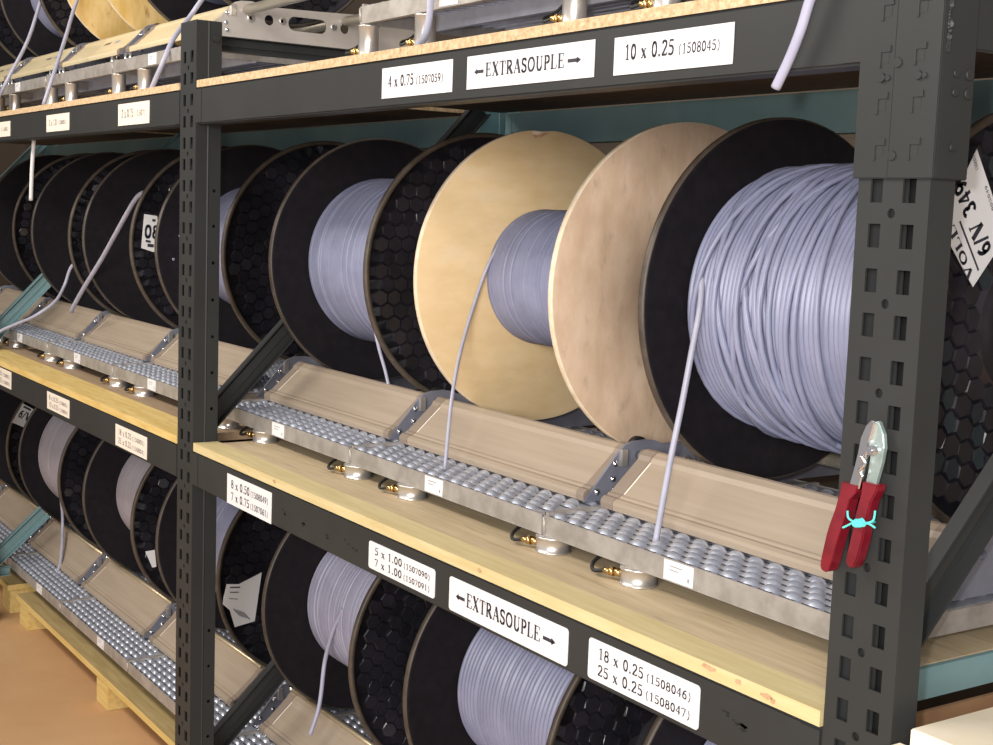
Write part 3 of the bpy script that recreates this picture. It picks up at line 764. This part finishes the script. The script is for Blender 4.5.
rL4 = reel(-4.99, -4.5, 0, 'black reel at the left edge of the middle shelf, cut by the picture edge', coil=.095, dia=.0055, seed=8)
# bottom level, right to left
ZB = -.895
reel(-.62, -.12, ZB, 'black reel on the bottom level, mostly hidden below the two-line 25 x 0.25 label', coil=.2, dia=.0062, fl=(2, 0), seed=9)
reel(-1.359, -.842, ZB, 'black reel of thick neat grey cable below the lower EXTRASOUPLE label', coil=.188, dia=.0125, cm='cable', seed=10, fl=(0, 1), n=96)
rLA = reel(-2.088, -1.597, ZB, 'black reel of fine pale cable on the bottom level with a cable end hanging down', coil=.192, dia=.0058, cm='cable_light', seed=11, fl=(2, 2),
     tail=[(-1.885, .345, -.40), (-1.915, .335, -.46), (-1.948, .33, -.55), (-1.925, .31, -.62), (-1.912, .295, -.665), (-1.907, .272, -.720)], tail_r=.0055, tail_m='cable_light')
rLB = reel(-2.87, -2.381, ZB, 'black reel with crumpled white papers on its flange, bottom level at the middle upright', coil=.215, dia=.0075, cm='cable', fl=(1, 0), seed=12)
rLC = reel(-3.6, -3.089, ZB, 'black reel of wrapped pale cable on the bottom level, left of the middle upright', coil=.20, dia=.0055, cm='cable_warm', fl=(0, 1), seed=13)
rLD = reel(-4.439, -3.888, ZB, 'black reel of wrapped pale cable on the bottom level below the small far left label', coil=.24, dia=.0055, cm='cable_warm', fl=(2, 2), seed=14,
     tail=[(-4.2, .31, -.52), (-4.215, .325, -.62), (-4.21, .325, -.69), (-4.10, .29, -.745), (-4.02, .255, -.80), (-3.975, .2, -.855)], tail_r=.006)
rLE = reel(-5.13, -4.62, ZB, 'black reel with a 6/V sticker at the left edge of the bottom level', coil=.095, dia=.0055, seed=15)
# top shelf
ZU = CU
reel(-3.2, -2.7, ZU, 'black reel on the top shelf with a honeycomb flange above the middle upright', coil=.2, fl=(0, 2), seed=16)
reel(-3.89, -3.5, ZU, 'yellow knotty wooden reel on the top shelf', coil=.12, wood=('yellow_ply', 'yellow_ply'), seed=17)
reel(-4.70, -4.18, ZU, 'black reel on the top shelf left of the yellow wooden reel', coil=.2, fl=(2, 1), seed=18)
reel(-5.45, -4.98, ZU, 'black reel at the far left end of the top shelf', coil=.2, seed=19)
flange_bolt(rL2, [(-3.11, .30, .50), (-3.11, .275, .43)]); flange_bolt(rL1, [(-2.882, .29, .49), (-2.882, .27, .42)])

# ------------------------------------------------------------------ papers stuck on reels
def sticker(t, pts, x, name='paper_label', m='paper', note=None):
    """paper outline in (y,z) on a flange face at x (facing +X)"""
    ox, oy, oz = t.location
    o = put(name, sheet(name, [(p[0]-oy, p[1]-oz) for p in pts], [], .0012, M[m]), t, (x-ox, 0, 0), RX)
    if note: o['label'] = note
    return o
def lettering(lab, t, jobs):
    """jobs: (text, start(y,z), end(y,z), height); text runs from start to end"""
    ox, oy, oz = t.location; mb = MB()
    for s, a, b, h, bold in jobs:
        a = Vector((a[0]-oy, a[1]-oz)); b = Vector((b[0]-oy, b[1]-oz)); d = b-a; ln = d.length; d.normalize(); n = Vector((-d.y, d.x))
        k0 = len(mb.bm.verts)
        if s == '-':
            mb.quad([(0, 0, 0), (ln, 0, 0), (ln, h, 0), (0, h, 0)])
        else: text_into(mb, s, 0, ln, 0, h, bold=bold)
        mb.bm.verts.ensure_lookup_table()
        for v in list(mb.bm.verts)[k0:]:
            p = a+d*v.co.x+n*v.co.y; v.co = (p.x, p.y, 0)
    return mb.build('lettering', M['ink'], lab, (0, 0, .0009))
lab = sticker(rBig, [(.3816, .7024), (.352, .652), (.315, .60), (.3952, .5145), (.4357, .5591), (.46, .585)], -.137, note='white sticker printed 6/V 349')
lettering(lab, rBig, [('6/V 349', (.428, .5680), (.360, .6630), .026, 1.5), ('VOLL', (.3935, .5310), (.345, .600), .013, 1.3), ('-', (.4055, .5385), (.358, .6050), .0035, 1),
                      ('150805', (.388, .675), (.378, .694), .006, 1), ('805049', (.428, .622), (.408, .655), .005, 1)])
lab = sticker(rL2, [(.2595, .5494), (.3012, .5444), (.31, .44), (.2891, .4319), (.2505, .4438)], -3.1085, note='white sticker printed 08')
lettering(lab, rL2, [('08', (.261, .476), (.306, .474), .040, 1.4), ('-', (.264, .463), (.280, .460), .007, 1), ('-', (.27, .448), (.29, .446), .010, 1), ('-', (.285, .527), (.296, .526), .008, 1)])
lab = sticker(rLE, [(.2821, -.2521), (.3261, -.2791), (.2856, -.3515), (.2379, -.3281)], -4.618, note='white sticker printed 6/V')
lettering(lab, rLE, [('6/V', (.262, -.305), (.304, -.327), .030, 1.5), ('-', (.283, -.268), (.312, -.285), .008, 1)])
lab = sticker(rLB, [(.2429, -.4477), (.2781, -.4521), (.3462, -.4262), (.3274, -.564), (.2681, -.5728), (.2527, -.5224), (.2319, -.5027), (.2340, -.485)], -2.379, note='crumpled white papers')
lettering(lab, rLB, [('-', (.252, -.46), (.282, -.463), .004, 1), ('-', (.252, -.473), (.278, -.476), .003, 1), ('-', (.25, -.49), (.276, -.495), .002, 1)] +
          [('-', (.262+.009*k, -.520-.004*k), (.284+.009*k, -.545-.004*k), .0025, 1) for k in range(4)])
sticker(rLC, [(.262, -.520), (.2928, -.5178), (.2985, -.574), (.285, -.575)], -3.0875, note='scrap of white paper')

# ------------------------------------------------------------------ loose cable ends of the top-shelf reels
def cable(name, pts, r, label, m='cable_tail'):
    mb = MB(); mb.tube(pts, r, 10); o = mb.build(name, M[m]); return tag(o, label, 'cable')
cable('cable_end', [(-.02, .19, 1.0105), (-.025, .142, 1.012), (-.032, .03, .965), (-.045, -.015, .905), (-.07, -.019, .855), (-.085, -.018, .818), (-.102, -.017, .785), (-.122, -.017, .752)], .0062, 'white cable end hanging over the upper beam by the slotted upright', 'cable_light')
cable('cable_end', [(-3.583, .056, .8567), (-3.5981, .056, .783), (-3.6237, .056, .6785), (-3.638, .056, .578)], .0065, 'thin white cable end hanging below the upper beam of the far left bay', 'paper')
cable('cable_end', [(-4.28, .30, 1.42), (-4.252, .26, 1.32), (-4.208, .2, 1.164), (-4.19, .13, 1.03), (-4.21, .095, .95), (-4.26, .085, .89)], .0065, 'leftmost pale cable crossing the cream covers on the top shelf')
cable('cable_end', [(-3.855, .33, 1.40), (-3.838, .27, 1.277), (-3.73, .2, 1.138), (-3.615, .13, 1.011), (-3.59, .085, .892)], .0065, 'pale cable running down past the yellow wooden reel on the top shelf')
cable('cable_end', [(-2.60, .31, 1.25), (-2.643, .27, 1.17), (-2.673, .235, 1.105), (-2.60, .16, 1.03), (-2.58, .125, .965), (-2.611, .10, .885)], .0068, 'pale cable running down just left of the middle upright on the top shelf')
cable('cable_end', [(-1.20, .135, 1.05), (-1.172, .125, .985), (-1.15, .11, .94), (-1.12, .085, .905), (-1.08, .045, .8795)], .0068, 'grey cable bending down onto the near chipboard shelf')

# ------------------------------------------------------------------ pallets under the bottom level
def pallet(x0, x1, label):
    t = thing('pallet', label, 'pallet', ((x0+x1)/2, .5, -1.02))
    hw = (x1-x0)/2
    mb = MB(); mb.box((-hw, -.375, .093), (hw, .33, .1145)); mb.bm.faces.ensure_lookup_table(); mb.bm.faces[1].material_index = 1; mb.build('deck_board', [M['pine_yellow'], M['pine_shaded']], t)  # top face takes the shaded pine, the other faces stay yellow
    for cx in (-hw+.06, 0, hw-.06):
        mb = MB(); mb.box((cx-.055, -.365, 0), (cx+.055, -.22, .0928)); mb.build('block', M['pine_yellow'], t, bevel=.002)
        mb = MB(); mb.box((cx-.055, .18, 0), (cx+.055, .32, .0928)); mb.build('block', M['pine_yellow'], t, bevel=.002)
    return t
pallet(-4.12, -2.13, 'yellow wooden pallet on the floor under the far left bay')
pallet(-2.005, -.06, 'yellow wooden pallet on the floor under the near bay, seen behind the uprights')
pallet(-5.4, -4.25, 'yellow wooden pallet on the floor at the left edge')

# ------------------------------------------------------------------ pliers on the near upright
t = thing('pliers', 'wire-stripping pliers with dark red grips hanging on the near upright', 'pliers', (.045, -.0135, .30))
ox, oy, oz = .045, 0, .30
def strip(pts, ws, y0, y1, name, m, bev=.002):
    """flat bar following pts in XZ with half widths ws"""
    mb = MB(); Lp, Rp = [], []
    P = [Vector(p) for p in pts]
    for i, p in enumerate(P):
        d = (P[min(i+1, len(P)-1)]-P[max(i-1, 0)]).normalized(); n = Vector((-d.y, d.x))*ws[i]
        Lp.append((p.x+n.x-ox, p.y+n.y-oz)); Rp.append((p.x-n.x-ox, p.y-n.y-oz))
    mb.prism(Lp+Rp[::-1], 'y', y0, y1)
    return mb.build(name, m, t, bevel=bev)
h1 = strip([(.0335,.3035),(.0335,.2985),(.0285,.288),(.0238,.2691),(.0175,.250),(.0138,.2373),(.0076,.2093),(.0052,.1990),(.0045,.1955)], [.0125,.0115,.0078,.0082,.0086,.0086,.0080,.0066,.0035], -.008, .008, 'grip', M['red'], .004)
h2 = strip([(.0625,.3095),(.0625,.3045),(.0588,.292),(.0554,.2788),(.0515,.258),(.0496,.2452),(.0445,.2221),(.0415,.2120),(.0405,.2090)], [.0120,.0110,.0082,.0082,.0082,.0084,.0080,.0066,.0035], -.0075, .0085, 'grip', M['red'], .004)
strip([(.0395,.300),(.0435,.318),(.0475,.3385),(.0505,.356),(.0555,.370),(.0605,.3792)], [.0075,.0068,.0062,.0065,.0055,.0025], -.006, .001, 'jaw', M['chrome'], .0012)
strip([(.0575,.304),(.0605,.318),(.0635,.335),(.0645,.350),(.0635,.364),(.0605,.3785)], [.0068,.0072,.0085,.0098,.0085,.0035], -.001, .006, 'jaw', M['jaw'], .0012)
mb = MB(); mb.cyl((.0625-ox, -.010, .3465-oz), (.0625-ox, .007, .3465-oz), .0055, 16); mb.cyl((.0625-ox, -.0115, .3465-oz), (.0625-ox, -.010, .3465-oz), .003, 12); mb.build('pivot', M['chrome'], t)
mb = MB(); mb.tube([(.052-ox, -.007, .315-oz), (.049-ox, -.0085, .322-oz), (.0535-ox, -.007, .330-oz), (.05-ox, -.0085, .338-oz)], .0022, 8); mb.build('spring', M['chrome'], t)
mb = MB()
q = lambda x, z, y=-.0105: (x-ox, y, z-oz)
mb.tube([q(.0315,.2527), q(.0395,.2575), q(.0485,.2625,-.012), q(.0575,.2637,-.013)], .0013, 6)
mb.tube([q(.0369,.2734), q(.0385,.266), q(.0452,.2631), q(.055,.2630,-.013)], .0013, 6)
mb.tube([q(.0560,.2637,-.013), q(.0660,.2655), q(.0745,.2705), q(.0761,.2814)], .0013, 6)
mb.tube([q(.0560,.2637,-.013), q(.0680,.2650), q(.0776,.2625)], .0013, 6)
for dx, dz in ((0, 0), (.004, .0015), (-.004, -.001)):
    mb.tube([(.0565-ox+dx+.004*math.cos(a), -.0125-.0012*math.sin(2*a), .2636-oz+dz+.0036*math.sin(a)) for a in [2*PI*k/8 for k in range(8)]], .0016, 6, closed=True)
mb.tube([(.0535-ox+.010*math.cos(a), .0005-.0115*math.sin(a), .2625-oz+.002*math.cos(a)) for a in [2*PI*k/10 for k in range(10)]], .0013, 6, closed=True)
mb.build('knotted_string', M['cyan'], t)

# ------------------------------------------------------------------ cartons at the near end
t = thing('carton', 'tall cream cardboard carton standing by the foot of the near upright', 'cardboard box', (.29, .17, -1.02))
mb = MB(); mb.box((-.165, -.17, 0), (.165, .22, 1.064)); mb.build('box_body', M['carton'], t, bevel=.002)
mb = MB(); mb.prism([(-.176, -.20), (.12, -.20), (.12, -.172), (-.176, -.172)], 'z', 1.02, 1.045); mb.build('flap', M['carton'], t, bevel=.002)
mb = MB(); mb.box((0, 0, 0), (.006, .70, .982)); o = mb.build('cardboard_sheet', M['brown'], loc=(-.052, .13, -1.0195)); tag(o, 'brown cardboard sheet closing the rack end below the green cross rail', 'cardboard sheet')

# ------------------------------------------------------------------ camera and light
for o in list(bpy.data.objects):
    if o.parent is None: o.location.z += ZO
R = Matrix(((0.5525853157577063, -0.11610371441581188, 0.8253298712077538), (0.8327104592676002, 0.035023693157005376, -0.5525998841331637), (0.03525279897111644, 0.9926193975620744, 0.11603435589602987)))
cam = bpy.data.cameras.new('camera'); co = link(bpy.data.objects.new('camera', cam))
C = Vector((1.0793, -1.2054, .5943+ZO))
co.matrix_world = Matrix.Translation(C) @ R.to_4x4()
cam.sensor_width = 36; cam.lens = 36*1373.1808/993; cam.clip_start = .05
sc = bpy.context.scene; sc.camera = co

fl = bpy.data.lights.new('flash', 'POINT'); fl.energy = 62; fl.shadow_soft_size = .02; fl.color = (1, .97, .95)
fo = link(bpy.data.objects.new('flash', fl)); fo.location = C + R @ Vector((-.06, .05, 0))
def area(name, loc, size, energy, target, color=(1, .93, .84)):
    l = bpy.data.lights.new(name, 'AREA'); l.shape = 'RECTANGLE'; l.size, l.size_y = size; l.energy = energy; l.color = color
    o = link(bpy.data.objects.new(name, l)); o.location = loc
    o.rotation_euler = (Vector(target)-Vector(loc)).to_track_quat('-Z', 'Y').to_euler()
area('aisle_ceiling_light', (-2.6, -1.9, 3.3), (3.6, .5), 100, (-2.6, .2, .6))
area('added_front_fill', (2.6, -3.6, 2.3), (2.2, 1.2), 225, (-1.2, .2, 1.3), (1, .97, .94))  # added lamp behind the camera, evens out the frontal light on the rack
w = bpy.data.worlds.new('world'); w.use_nodes = True; sc.world = w
w.node_tree.nodes['Background'].inputs[0].default_value = (1, .95, .92, 1)
w.node_tree.nodes['Background'].inputs[1].default_value = .42
sc.view_settings.view_transform = 'Standard'
sc.view_settings.look = 'None'
sc.view_settings.exposure = 0
